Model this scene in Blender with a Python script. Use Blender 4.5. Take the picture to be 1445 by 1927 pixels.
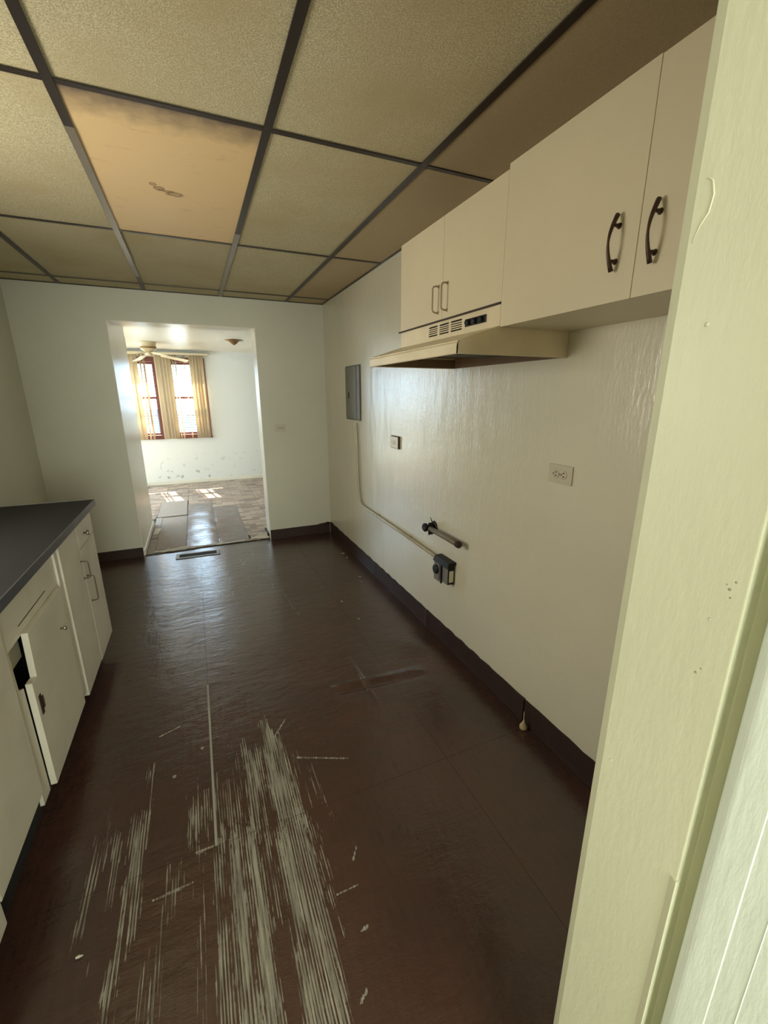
import bpy, bmesh, math, random
import numpy as np
from mathutils import Vector, Matrix
random.seed(7); rng = np.random.default_rng(5)
for o in list(bpy.data.objects): bpy.data.objects.remove(o)
scene = bpy.context.scene
COL = scene.collection

# ------------------------------------------------------------------ camera
cam_d = bpy.data.cameras.new('camera'); cam = bpy.data.objects.new('camera', cam_d); COL.objects.link(cam)
F = Vector((0.38481863, 0.88369855, -0.26644229)); R_ = Vector((0.91659448, -0.39981201, -0.00221686)); U = Vector((0.10848586, 0.24336645, 0.96384832))
EYE = Vector((0, 0, 1.491))
cam.matrix_world = Matrix(((R_.x, U.x, -F.x, EYE.x), (R_.y, U.y, -F.y, EYE.y), (R_.z, U.z, -F.z, EYE.z), (0, 0, 0, 1)))
cam_d.sensor_fit = 'HORIZONTAL'; cam_d.sensor_width = 36.0; cam_d.lens = 799.65 / 1445 * 36.0
cam_d.clip_start = 0.01; cam_d.clip_end = 200
scene.camera = cam

# ------------------------------------------------------------------ light
scene.view_settings.view_transform = 'Standard'; scene.view_settings.look = 'None'
scene.view_settings.gamma = 1.0; scene.view_settings.use_curve_mapping = False
scene.view_settings.exposure = 0.55
w = bpy.data.worlds.new('sky'); scene.world = w; w.use_nodes = True
bg = w.node_tree.nodes['Background']; bg.inputs[0].default_value = (0.56, 0.79, 1.0, 1); bg.inputs[1].default_value = 11.5
sd = bpy.data.lights.new('sun', 'SUN'); sd.energy = 30.0; sd.angle = math.radians(0.6); sd.color = (1.0, 0.93, 0.80)
sun = bpy.data.objects.new('sun', sd); COL.objects.link(sun)
sun.rotation_euler = Vector((0.185, -1.0, -1.30)).to_track_quat('-Z', 'Y').to_euler()
L_WIN = -1.240                                # sink window plane in the left wall
def area(name, loc, direction, sx, sy, power, color, portal=False):
    d = bpy.data.lights.new(name, 'AREA'); d.shape = 'RECTANGLE'; d.size = sx; d.size_y = sy; d.energy = power; d.color = color
    o = bpy.data.objects.new(name, d); COL.objects.link(o); o.location = loc
    o.rotation_euler = Vector(direction).to_track_quat('-Z', 'Z').to_euler()
    if portal: d.cycles.is_portal = True
    return o
# daylight of the room behind the camera (its big window) and portals in the dining windows
area('window_light_rear_room', (0.0, -2.45, 1.45), (0, 1, 0), 1.5, 1.5, 84, (0.94, 1.0, 0.90))
area('window_light_sink', (L_WIN, 1.78, 1.52), (1, 0, 0), 0.72, 0.76, 15.5, (1.0, 0.95, 0.82))
area('daylight_portal', (-0.76, 8.30, 1.45), (0, -1, 0), 0.60, 1.36, 1, (1, 1, 1), True)
area('daylight_portal.001', (-0.04, 8.30, 1.45), (0, -1, 0), 0.60, 1.36, 1, (1, 1, 1), True)
area('daylight_portal.002', (-1.875, 8.30, 1.07), (0, -1, 0), 1.50, 2.06, 1, (1, 1, 1), True)

area('daylight_portal.003', (-3.13, 6.05, 1.30), (1, 0, 0), 1.7, 1.5, 1, (1, 1, 1), True)

# ------------------------------------------------------------------ materials
def lin(c):
    return tuple((v / 12.92 if v <= 0.04045 else ((v + 0.055) / 1.055) ** 2.4) for v in [x / 255 for x in c]) + (1,)
class NT:
    def __init__(s, name):
        s.m = bpy.data.materials.new(name); s.m.use_nodes = True; s.t = s.m.node_tree; s.b = s.t.nodes['Principled BSDF']
        s.tc = s.n('ShaderNodeTexCoord')
    def n(s, kind, **kw):
        x = s.t.nodes.new(kind)
        for k, v in kw.items(): setattr(x, k, v)
        return x
    def link(s, a, b): s.t.links.new(a, b)
    def coords(s, scale=(1, 1, 1), kind='Object'):
        mp = s.n('ShaderNodeMapping'); mp.inputs['Scale'].default_value = scale
        s.link(s.tc.outputs[kind], mp.inputs['Vector']); return mp.outputs[0]
    def noise(s, scale, detail=3, vec=(1, 1, 1), rough=0.55):
        x = s.n('ShaderNodeTexNoise'); x.inputs['Scale'].default_value = scale; x.inputs['Detail'].default_value = detail
        x.inputs['Roughness'].default_value = rough
        s.link(s.coords(vec), x.inputs['Vector']); return x.outputs['Fac']
    def ramp(s, fac, stops):
        r = s.n('ShaderNodeValToRGB'); e = r.color_ramp.elements
        while len(e) < len(stops): e.new(0.5)
        for i, (p, c) in enumerate(stops): e[i].position = p; e[i].color = c if len(c) == 4 else tuple(c) + (1,)
        s.link(fac, r.inputs[0]); return r.outputs[0]
    def mix(s, fac, a, b, blend='MIX'):
        x = s.n('ShaderNodeMix', data_type='RGBA', blend_type=blend)
        for sock, v in ((x.inputs[0], fac), (x.inputs[6], a), (x.inputs[7], b)):
            if hasattr(v, 'links'): s.link(v, sock)
            else: sock.default_value = v
        return x.outputs[2]
    def math(s, op, a, b=0.0, clamp=False):
        x = s.n('ShaderNodeMath', operation=op, use_clamp=clamp)
        for sock, v in ((x.inputs[0], a), (x.inputs[1], b)):
            if hasattr(v, 'links'): s.link(v, sock)
            else: sock.default_value = v
        return x.outputs[0]
    def bump(s, h, strength, dist=0.002, prev=None):
        b = s.n('ShaderNodeBump'); b.inputs['Strength'].default_value = strength; b.inputs['Distance'].default_value = dist
        s.link(h, b.inputs['Height'])
        if prev: s.link(prev, b.inputs['Normal'])
        return b.outputs[0]
    def done(s, color=None, rough=None, normal=None, metal=None, spec=None):
        for k, v in (('Base Color', color), ('Roughness', rough), ('Normal', normal), ('Metallic', metal), ('Specular IOR Level', spec)):
            if v is None: continue
            if hasattr(v, 'links'): s.link(v, s.b.inputs[k])
            else: s.b.inputs[k].default_value = v
        return s.m
def paint(name, rgb, rough=0.4, bs=0.35, dirt=0.12, vert=(1, 1, 0.25), spec=0.5, big=1.5):
    t = NT(name); c = lin(rgb)
    d = tuple(v * (1 - dirt * 1.6) for v in c[:3]) + (1,)
    col = t.mix(t.ramp(t.noise(big, 5), [(0.35, (0, 0, 0)), (0.7, (1, 1, 1))]), c, d)
    n = t.bump(t.noise(95, 4, vert), bs, 0.0025); n = t.bump(t.noise(9, 2, vert), bs * 0.55, 0.012, n)
    return t.done(col, t.math('ADD', t.math('MULTIPLY', t.noise(6, 3), 0.04), rough - 0.02), n, spec=spec)
def plain(name, rgb, rough=0.5, metal=0.0, bs=0.1, spec=0.5, var=0.1, scale=40):
    t = NT(name); c = lin(rgb); d = tuple(v * (1 - var * 2) for v in c[:3]) + (1,)
    nz = t.noise(scale, 4); return t.done(t.mix(nz, c, d), rough, t.bump(nz, bs, 0.002), metal, spec)
M = {}
M['wall'] = paint('gloss_cream_wall_paint', (216, 210, 188), 0.21, 0.45, 0.05, spec=0.8)
M['wall_back'] = paint('cream_wall_paint', (206, 204, 186), 0.5, 0.22, 0.05)
M['dining'] = paint('glossy_pale_paint', (236, 228, 208), 0.31, 0.10, 0.03, spec=0.5)
M['jamb'] = paint('thick_cream_trim_paint', (220, 221, 192), 0.45, 0.22, 0.05, (1, 1, 0.3))
M['scuff'] = plain('dirty_scuff', (188, 184, 152), 0.7, 0, 0.3, var=0.25, scale=400)
M['leaf'] = paint('pale_green_white_paint', (236, 246, 234), 0.42, 0.35, 0.05, (1, 1, 0.2))
M['cab'] = paint('painted_cabinet', (214, 202, 172), 0.42, 0.18, 0.05)
M['cab_low'] = paint('worn_cabinet_paint', (222, 216, 198), 0.45, 0.25, 0.10, (1, 1, 1), big=4)
M['dark_paint'] = paint('brown_base_paint', (58, 42, 37), 0.55, 0.25, 0.15, (1, 1, 1), 0.3)
M['runner'] = plain('brown_grid_metal', (46, 36, 32), 0.40, 0.0, 0.1)
M['runner_sheen'] = plain('worn_sheen_grid_metal', (132, 122, 108), 0.32, 0.2, 0.1)  # worn pale metal, its tone partly the doorway reflection put into the colour
M['counter'] = plain('dark_laminate', (38, 38, 36), 0.68, 0.0, 0.05, 0.15, 0.05, 25)
M['edge_metal'] = plain('dull_edge_band', (96, 96, 100), 0.42, 0.6, 0.25)
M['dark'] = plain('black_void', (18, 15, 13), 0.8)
M['rust'] = plain('rusty_iron', (74, 54, 40), 0.6, 0.3, 0.6, var=0.3, scale=90)
M['black'] = plain('black_plastic', (22, 22, 24), 0.35)
M['black_iron'] = plain('blackened_fitting', (34, 28, 26), 0.5, 0.4, 0.9, var=0.3, scale=120)
M['grime_steel'] = plain('dull_grey_steel', (150, 144, 136), 0.45, 0.25, 0.3, var=0.2)
M['pipe_paint'] = plain('painted_pipe', (186, 176, 150), 0.38, 0.1, 0.2)
M['pipe_grey'] = plain('grey_pipe', (138, 124, 104), 0.5, 0.2, 0.35, var=0.2)
M['panel_grey'] = plain('grey_box_paint', (124, 120, 108), 0.45, 0.2, 0.2, var=0.1)
M['panel_dark'] = plain('dark_grey_box_paint', (98, 94, 84), 0.5, 0.2, 0.2)
M['plate'] = plain('ivory_plate', (226, 218, 196), 0.35, 0, 0.05, var=0.04)
M['plate_wall'] = plain('painted_over_plate', (200, 192, 168), 0.4, 0, 0.08, var=0.06)
M['bronze'] = plain('antique_bronze', (92, 70, 58), 0.42, 0.55, 0.4, var=0.25, scale=80)
M['cream_metal'] = plain('cream_painted_wire', (170, 150, 120), 0.4, 0.0, 0.1)
M['worn_wire'] = plain('worn_wire_metal', (128, 112, 90), 0.4, 0.3, 0.3, var=0.25, scale=120)
M['chrome'] = plain('tarnished_chrome', (190, 186, 178), 0.22, 0.95, 0.2, var=0.15)
M['hood'] = paint('greasy_enamel', (224, 210, 178), 0.33, 0.12, 0.10, (1, 1, 1), big=6)
M['hood_in'] = plain('greasy_inside', (118, 92, 62), 0.5, 0.1, 0.3, var=0.25, scale=15)
M['filter'] = plain('greasy_filter', (70, 56, 42), 0.6, 0.4, 0.8, var=0.3, scale=150)
M['red_wood'] = plain('red_brown_wood', (132, 66, 48), 0.4, 0, 0.2, var=0.15)
M['fan'] = plain('cream_fan_enamel', (226, 204, 160), 0.4, 0, 0.05, var=0.08)
M['fan_dark'] = plain('brass_band', (150, 116, 70), 0.35, 0.6, 0.1)
M['track'] = plain('ivory_track', (222, 204, 164), 0.4)
M['siding'] = plain('grey_fence_paint', (66, 80, 88), 0.6, 0, 0.1)
M['lawn'] = plain('pale_ground', (150, 150, 138), 0.9, 0, 0.2)
M['white_line'] = plain('pale_filler', (172, 170, 158), 0.6, 0, 0.2)
M['paper'] = plain('torn_paper', (222, 214, 196), 0.8, 0, 0.5)
M['plaster'] = plain('tan_plaster', (206, 184, 146), 0.8, 0, 0.8, var=0.2, scale=150)
M['rear_floor'] = plain('rear_room_floor', (120, 104, 86), 0.5)
M['ply'] = None
# ceiling tile
t = NT('mottled_ceiling_tile'); nz = t.noise(260, 3); nb = t.noise(2.2, 4)
col = t.mix(t.ramp(nz, [(0.42, (0, 0, 0)), (0.62, (1, 1, 1))]), lin((176, 164, 130)), lin((216, 206, 172)))
col = t.mix(t.ramp(nb, [(0.45, (0, 0, 0)), (0.75, (1, 1, 1))]), col, lin((184, 168, 130)))
M['tile'] = t.done(col, 0.85, t.bump(nz, 0.35, 0.003), spec=0.2)
# yellowed light diffuser with sooty edges and a rust-coloured drip stain
t = NT('yellowed_diffuser'); sep = t.n('ShaderNodeSeparateXYZ'); t.link(t.coords(), sep.inputs[0])
soot_n = t.noise(14, 4)
soot = t.ramp(t.math('ADD', sep.outputs[1], t.math('MULTIPLY', t.math('SUBTRACT', soot_n, 0.5), 0.16)), [(0.0, (1, 1, 1)), (0.16, (0, 0, 0))])
soot2 = t.ramp(t.noise(7, 5, (1, 2.5, 1)), [(0.60, (0, 0, 0)), (0.80, (0.7, 0.7, 0.7))])
col = t.mix(soot, lin((230, 198, 146)), lin((120, 104, 88)))
col = t.mix(t.math('MULTIPLY', soot2, 0.8), col, lin((176, 140, 96)))
def ring(cx, cy, r, sx=1.0):
    v = t.n('ShaderNodeVectorMath', operation='DISTANCE'); mp = t.n('ShaderNodeMapping'); mp.inputs['Scale'].default_value = (sx, 1, 0)
    t.link(t.tc.outputs['Object'], mp.inputs['Vector']); nn = t.n('ShaderNodeTexNoise'); nn.inputs['Scale'].default_value = 40
    t.link(t.tc.outputs['Object'], nn.inputs['Vector'])
    t.link(mp.outputs[0], v.inputs[0]); v.inputs[1].default_value = (cx * sx, cy, 0)
    d = t.math('ADD', v.outputs['Value'], t.math('MULTIPLY', t.math('SUBTRACT', nn.outputs['Fac'], 0.5), 0.018))
    return t.ramp(d, [(0.0, (0.6, 0.6, 0.6)), (r * 0.55, (0.4, 0.4, 0.4)), (r * 0.8, (1, 1, 1)), (r * 1.3, (0, 0, 0))])
for cx, cy, r, sx in ((0.240, 0.615, 0.020, 1.0), (0.218, 0.580, 0.014, 1.0), (0.300, 0.650, 0.022, 0.7), (0.268, 0.632, 0.012, 0.4)):
    col = t.mix(ring(cx, cy, r, sx), col, lin((132, 92, 50)))
M['diffuser'] = t.done(col, 0.5, t.bump(t.noise(160, 2), 0.1, 0.001), spec=0.3)
# kitchen floor: brown paint, worn through to grey wood grain where the attribute 'wear' says so
t = NT('worn_brown_floor_paint')
at = t.n('ShaderNodeAttribute', attribute_name='wear')
st = t.noise(1.0, 3, (210, 5, 1), 0.6); st2 = t.noise(1.0, 4, (45, 9, 1), 0.6); st3 = t.noise(22, 4)
gate = t.math('ADD', t.math('MULTIPLY', at.outputs['Fac'], 2.6), 0.12, True)
v = t.math('MULTIPLY', t.math('SUBTRACT', st, 0.5), 1.9)
v = t.math('ADD', v, t.math('MULTIPLY', t.math('SUBTRACT', st2, 0.5), 0.95))
v = t.math('ADD', v, t.math('MULTIPLY', t.math('SUBTRACT', st3, 0.5), 0.3))
wv_ = t.n('ShaderNodeTexWave', wave_type='BANDS', bands_direction='X'); wv_.inputs['Scale'].default_value = 1.0; wv_.inputs['Distortion'].default_value = 7.0; wv_.inputs['Detail'].default_value = 2.0; wv_.inputs['Detail Scale'].default_value = 0.6
t.link(t.coords((36, 1.3, 1)), wv_.inputs['Vector'])
v = t.math('ADD', v, t.math('MULTIPLY', t.math('SUBTRACT', wv_.outputs['Fac'], 0.55), 0.45))
v = t.math('ADD', at.outputs['Fac'], t.math('MULTIPLY', v, gate))
bare = t.ramp(v, [(0.46, (0, 0, 0)), (0.74, (1, 1, 1))])
pn = t.noise(3, 5); fine = t.noise(1.0, 4, (60, 12, 1))
brown = t.mix(t.ramp(pn, [(0.3, (0, 0, 0)), (0.75, (1, 1, 1))]), lin((70, 44, 36)), lin((52, 38, 35)))
brown = t.mix(t.math('MULTIPLY', fine, 0.35), brown, lin((96, 70, 58)))
wood = t.mix(t.ramp(t.noise(1.0, 3, (190, 5, 1), 0.6), [(0.32, (0, 0, 0)), (0.68, (1, 1, 1))]), lin((78, 72, 64)), lin((178, 172, 154)))
col = t.mix(bare, brown, wood)
scf = t.ramp(t.noise(1.0, 5, (70, 7, 1), 0.7), [(0.62, (0, 0, 0)), (0.74, (0.5, 0.5, 0.5))])
rg = t.math('ADD', t.math('MULTIPLY', bare, 0.34), t.math('ADD', 0.17, t.math('MULTIPLY', t.noise(1.0, 4, (14, 4, 1)), 0.09)))
nn = t.bump(t.noise(1.0, 5, (55, 14, 1)), 0.30, 0.002); nn = t.bump(t.noise(9, 5, (1, 2.4, 1), 0.65), 0.36, 0.010, nn); nn = t.bump(bare, 0.35, -0.0012, nn)
M['floor'] = t.done(col, rg, nn, spec=1.0)
# dining tiles: parquet print in short fingers, colour varying per object
def parquet(name, a, b, c, rough):
    t = NT(name); br = t.n('ShaderNodeTexBrick'); t.link(t.coords((1, 1, 1)), br.inputs['Vector'])
    br.inputs['Scale'].default_value = 1.0; br.inputs['Brick Width'].default_value = 0.152; br.inputs['Row Height'].default_value = 0.076
    br.inputs['Mortar Size'].default_value = 0.0012; br.inputs['Color1'].default_value = lin(a); br.inputs['Color2'].default_value = lin(b)
    br.inputs['Mortar'].default_value = lin(c); br.inputs['Bias'].default_value = 0.1
    oi = t.n('ShaderNodeObjectInfo'); col = t.mix(t.math('MULTIPLY', oi.outputs['Random'], 0.35), br.outputs['Color'], lin((150, 124, 104)))
    col = t.mix(t.math('MULTIPLY', t.noise(1.0, 4, (10, 80, 1)), 0.35), col, lin(c))
    return t.done(col, rough, t.bump(t.noise(14, 3), 0.2, 0.003))
M['parquet'] = parquet('parquet_print_tile', (112, 84, 70), (196, 168, 148), (74, 56, 48), 0.24)
t = NT('brown_sheet'); nz = t.noise(8, 4, (1, 2, 1)); M['sheet'] = t.done(t.mix(nz, lin((96, 80, 74)), lin((124, 106, 98))), 0.20, t.bump(nz, 0.45, 0.010))
t = NT('bare_backing_board'); nz = t.noise(1, 4, (160, 10, 1)); n2 = t.noise(1, 4, (14, 90, 1)); c0 = t.mix(nz, lin((174, 158, 142)), lin((138, 122, 108)))
c0 = t.mix(t.ramp(n2, [(0.62, (0, 0, 0)), (0.72, (0.8, 0.8, 0.8))]), c0, lin((110, 88, 76))); M['ply'] = t.done(c0, 0.75, t.bump(nz, 0.3, 0.002))
# far dining wall: scuffed and stained low down
t = NT('stained_dining_wall'); sep = t.n('ShaderNodeSeparateXYZ'); t.link(t.coords(), sep.inputs[0])
low = t.ramp(sep.outputs[2], [(0.0, (1, 1, 1)), (0.16, (0.55, 0.55, 0.55)), (0.6, (0, 0, 0))])
sp = t.ramp(t.noise(11, 5), [(0.60, (0, 0, 0)), (0.68, (1, 1, 1))])
M['dining_far'] = t.done(t.mix(t.math('MULTIPLY', low, sp), lin((230, 228, 218)), lin((120, 122, 104))), 0.45, t.bump(t.noise(40, 3), 0.1, 0.003))
# blinds: ivory vanes that let light through
t = NT('ivory_vane'); tr = t.n('ShaderNodeBsdfTranslucent'); tr.inputs[0].default_value = lin((242, 224, 190)); ms = t.n('ShaderNodeMixShader'); ms.inputs[0].default_value = 0.38
t.done(lin((234, 218, 188)), 0.5); out = t.t.nodes['Material Output']
t.link(t.b.outputs[0], ms.inputs[1]); t.link(tr.outputs[0], ms.inputs[2]); t.link(ms.outputs[0], out.inputs[0]); M['vane'] = t.m
# window glass
t = NT('window_glass'); tp = t.n('ShaderNodeBsdfTransparent'); gl = t.n('ShaderNodeBsdfGlossy'); gl.inputs['Roughness'].default_value = 0.02; ms = t.n('ShaderNodeMixShader'); ms.inputs[0].default_value = 0.06; t.link(tp.outputs[0], ms.inputs[1]); t.link(gl.outputs[0], ms.inputs[2]); t.link(ms.outputs[0], t.t.nodes['Material Output'].inputs[0]); M['glass'] = t.m

# ------------------------------------------------------------------ mesh helpers
LOC = {}
class MB:
    def __init__(s): s.v = []; s.f = []; s.sm = []
    def add(s, vs, fs, smooth=False):
        k = len(s.v); s.v += [tuple(v) for v in vs]; s.f += [tuple(i + k for i in f) for f in fs]; s.sm += [smooth] * len(fs); return s
    def box(s, x0, x1, y0, y1, z0, z1):
        return s.add([(x0, y0, z0), (x1, y0, z0), (x1, y1, z0), (x0, y1, z0), (x0, y0, z1), (x1, y0, z1), (x1, y1, z1), (x0, y1, z1)],
                     [(0, 3, 2, 1), (4, 5, 6, 7), (0, 1, 5, 4), (1, 2, 6, 5), (2, 3, 7, 6), (3, 0, 4, 7)])
    def prism(s, poly, axis, a, b):           # poly in the two other axes, in order x,y,z
        def P(p, w): return {'x': (w, p[0], p[1]), 'y': (p[0], w, p[1]), 'z': (p[0], p[1], w)}[axis]
        n = len(poly); vs = [P(p, a) for p in poly] + [P(p, b) for p in poly]
        return s.add(vs, [tuple(range(n))[::-1], tuple(range(n, 2 * n))] + [(i, (i + 1) % n, n + (i + 1) % n, n + i) for i in range(n)])
    def tube(s, pts, r, n=10, caps=True):
        pts = [Vector(p) for p in pts]; rs = r if isinstance(r, (list, tuple)) else [r] * len(pts); vs = []; fs = []
        up = Vector((0, 0, 1)) if abs((pts[1] - pts[0]).normalized().z) < 0.9 else Vector((0, 1, 0))
        for i, p in enumerate(pts):
            d = (pts[min(i + 1, len(pts) - 1)] - pts[max(i - 1, 0)]).normalized(); a = d.cross(up).normalized(); b = a.cross(d); up = b
            for k in range(n):
                q = 2 * math.pi * k / n; vs.append(p + (a * math.cos(q) + b * math.sin(q)) * rs[i])
        for i in range(len(pts) - 1):
            for k in range(n): fs.append((i * n + k, i * n + (k + 1) % n, (i + 1) * n + (k + 1) % n, (i + 1) * n + k))
        s.add(vs, fs, True)
        if caps:
            k = len(s.v) - len(vs); m = len(vs)
            s.f += [tuple(k + i for i in range(n))[::-1], tuple(k + m - n + i for i in range(n))]; s.sm += [False, False]
        return s
    def lathe(s, c, prof, n=24, axis='z'):
        vs = []; fs = []
        for (r, h) in prof:
            for k in range(n):
                q = 2 * math.pi * k / n; a, b = r * math.cos(q), r * math.sin(q)
                vs.append({'z': (c[0] + a, c[1] + b, c[2] + h), 'x': (c[0] + h, c[1] + a, c[2] + b), 'y': (c[0] + a, c[1] + h, c[2] + b)}[axis])
        for i in range(len(prof) - 1):
            for k in range(n): fs.append((i * n + k, i * n + (k + 1) % n, (i + 1) * n + (k + 1) % n, (i + 1) * n + k))
        s.add(vs, fs, True); k = len(s.v) - len(vs); m = len(vs)
        s.f += [tuple(k + i for i in range(n))[::-1], tuple(k + m - n + i for i in range(n))]; s.sm += [False, False]
        return s
    def build(s, name, mat, parent=None, bevel=0.0, seg=2):
        o0 = LOC.get(parent.name, Vector((0, 0, 0))) if parent else Vector((0, 0, 0))
        me = bpy.data.meshes.new(name); me.from_pydata([tuple(Vector(v) - o0) for v in s.v], [], s.f)
        me.polygons.foreach_set('use_smooth', s.sm)
        bm = bmesh.new(); bm.from_mesh(me); bmesh.ops.recalc_face_normals(bm, faces=bm.faces)
        if bevel: bmesh.ops.bevel(bm, geom=[e for e in bm.edges if e.calc_face_angle(0) > 0.5], offset=bevel, segments=seg, profile=0.6, affect='EDGES', clamp_overlap=True)
        bm.to_mesh(me); bm.free(); me.materials.append(M[mat])
        o = bpy.data.objects.new(name, me); COL.objects.link(o)
        if parent: o.parent = parent
        LOC[o.name] = o0
        return o
def tag(o, label=None, cat=None, group=None, kind=None):
    for k, v in (('label', label), ('category', cat), ('group', group), ('kind', kind)):
        if v: o[k] = v
    return o
def thing(name, loc, label, cat, group=None):
    o = bpy.data.objects.new(name, None); COL.objects.link(o); o.location = loc; o.empty_display_size = 0.05; LOC[o.name] = Vector(loc)
    return tag(o, label, cat, group)
def struct_root(name, loc=(0, 0, 0)):
    o = bpy.data.objects.new(name, None); COL.objects.link(o); o.location = loc; o.empty_display_size = 0.05; LOC[o.name] = Vector(loc); o['kind'] = 'structure'; return o
def struct(name, mb, mat, bevel=0.0): o = mb.build(name, mat, None, bevel); o['kind'] = 'structure'; return o

# ------------------------------------------------------------------ dimensions
W, L, D, ZC = 1.273, -1.235, 4.424, 2.344
DX0, DX1, DZ = -0.586, 0.611, 2.094          # opening to the dining room
D2, ZD = 8.08, 2.188                          # dining far wall, dining ceiling
JX, JY1, JY2 = 0.46, 0.3216, 0.198            # near jamb on the right

# ------------------------------------------------------------------ walls
struct('wall_right', MB().box(W, W + 0.12, JY1, D + 0.231, 0, ZC + 0.1), 'wall')
struct('wall_left', MB().box(L - 0.12, L, JY1, 1.35, 0, ZC + 0.1).box(L - 0.12, L, 2.21, D + 0.231, 0, ZC + 0.1).box(L - 0.12, L, 1.35, 2.21, 0, 1.12).box(L - 0.12, L, 1.35, 2.21, 1.92, ZC + 0.1), 'wall_back')
wk = struct_root('window_5', (L, 1.78, 1.12))
MB().box(L - .118, L - .102, 1.35, 2.21, 1.12, 1.92).build('added_sky_blocker', 'track', wk)  # unseen opaque shade, added to keep sky light out of the kitchen
MB().box(L - .10, L - .012, 1.35, 1.39, 1.12, 1.92).box(L - .10, L - .012, 2.17, 2.21, 1.12, 1.92).box(L - .10, L - .012, 1.39, 2.17, 1.12, 1.16).box(L - .10, L - .012, 1.39, 2.17, 1.88, 1.92).box(L - .10, L - .06, 1.76, 1.80, 1.16, 1.88).build('window_frame', 'jamb', wk, .002)
struct('wall_back', MB().box(L, DX0, D, D + 0.231, 0, ZC + 0.1).box(DX1, W, D, D + 0.231, 0, ZC + 0.1).box(DX0, DX1, D, D + 0.231, DZ, ZC + 0.1), 'wall_back')
struct('wall_divider', MB().box(DX0 - 0.12, DX0, D + 0.232, 5.52, 0, ZD), 'dining')
# painted skin on the opening's reveals, glossier than the kitchen side
struct('trim_1', MB().box(DX0, DX0 + 0.004, D + 0.001, 5.52, 0.0, DZ - 0.004).box(DX1 - 0.004, DX1, D + 0.001, D + 0.24, 0.0, DZ - 0.004)
       .box(DX0, DX1, D + 0.001, D + 0.24, DZ - 0.004, DZ), 'dining')
fw_ = MB().box(L - 0.12, -0.46, 0.17, JY1, 0, ZC + 0.1).box(JX + 0.05, W + 0.12, 0.17, JY1, 0, ZC + 0.1).box(-0.46, JX + 0.05, 0.17, JY1, 2.12, ZC + 0.1)
struct('wall_front', fw_, 'wall')
# dining room shell
win_holes = [(-1.05, -0.47), (-0.33, 0.25), (-2.60, -1.15)]
WZ0, WZ1 = 0.80, 2.08
fb = MB(); xs = sorted([x for h in win_holes for x in h]); prev = -3.0
for a, b in sorted(win_holes):
    fb.box(prev, a, D2, D2 + 0.2, 0, ZD + 0.05); fb.box(a, b, D2, D2 + 0.2, 0, WZ0 if a > -2 else .06); fb.box(a, b, D2, D2 + 0.2, WZ1, ZD + 0.05); prev = b
fb.box(prev, 2.4, D2, D2 + 0.2, 0, ZD + 0.05)
struct('wall_far', fb, 'dining_far')
struct('wall_right.001', MB().box(2.4, 2.52, D + 0.1, D2 + 0.2, 0, ZD + 0.05), 'dining')
struct('wall_left.001', MB().box(-3.12, -3.0, D + 0.1, 5.2, 0, ZD + 0.05).box(-3.12, -3.0, 6.9, D2 + 0.2, 0, ZD + 0.05).box(-3.12, -3.0, 5.2, 6.9, 0, .55).box(-3.12, -3.0, 5.2, 6.9, 2.05, ZD + .05), 'dining')
w6 = struct_root('window_6', (-3.0, 6.05, .55))  # unseen window, added to bring more diffuse sky light into the dining room
MB().box(-3.09, -3.03, 5.2, 5.25, .55, 2.05).box(-3.09, -3.03, 6.85, 6.9, .55, 2.05).box(-3.09, -3.03, 5.25, 6.85, .55, .60).box(-3.09, -3.03, 5.25, 6.85, 2.0, 2.05).box(-3.09, -3.03, 6.0, 6.05, .6, 2.0).build('window_frame', 'dining', w6, .002)
struct('wall_near', MB().box(-3.0, L, D + 0.232, D + 0.33, 0, ZD).box(L, DX0 - 0.121, D + 0.232, D + 0.25, 0, ZD).box(W, 2.4, D + 0.232, D + 0.33, 0, ZD).box(DX1, W, D + 0.232, D + 0.25, 0, ZD).box(DX0, DX1, D + 0.241, D + 0.25, DZ, ZD), 'dining')
struct('ceiling.001', MB().box(-3.12, 2.52, D + 0.232, D2 + 0.2, ZD, ZD + 0.15), 'dining')
struct('baseboard_far', MB().box(-3.0, 2.4, D2 - 0.014, D2, 0.004, 0.065), 'dining', 0.003)
struct('baseboard_divider', MB().box(DX0 + 0.004, DX0 + 0.016, D + 0.01, 5.51, 0.003, 0.06), 'dining', 0.003)
# rear room around the camera
rr = MB().box(-2.12, -2.0, -2.6, 0.17, 0, 2.45).box(2.4, 2.52, -2.6, 0.17, 0, 2.45)
rr.box(-2.12, -1.5, -2.72, -2.6, 0, 2.45).box(0.9, 2.52, -2.72, -2.6, 0, 2.45).box(-1.5, 0.9, -2.72, -2.6, 0, 0.65).box(-1.5, 0.9, -2.72, -2.6, 2.25, 2.45)
rr.box(-1.5, 0.9, -2.70, -2.66, 0.65, 2.25)  # solid panel added in the unseen window opening to shut out the sky
rr.box(-2.12, L - 0.12, 0.17, 0.3, 0, 2.45).box(W + 0.12, 2.52, 0.17, 0.3, 0, 2.45)
struct('wall_rear', rr, 'wall')
struct('floor.002', MB().box(-2.12, 2.52, -2.72, 0.17, -0.05, 0.0), 'rear_floor')
struct('ceiling.002', MB().box(-2.12, 2.52, -2.72, 0.17, 2.45, 2.55), 'wall')
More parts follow.
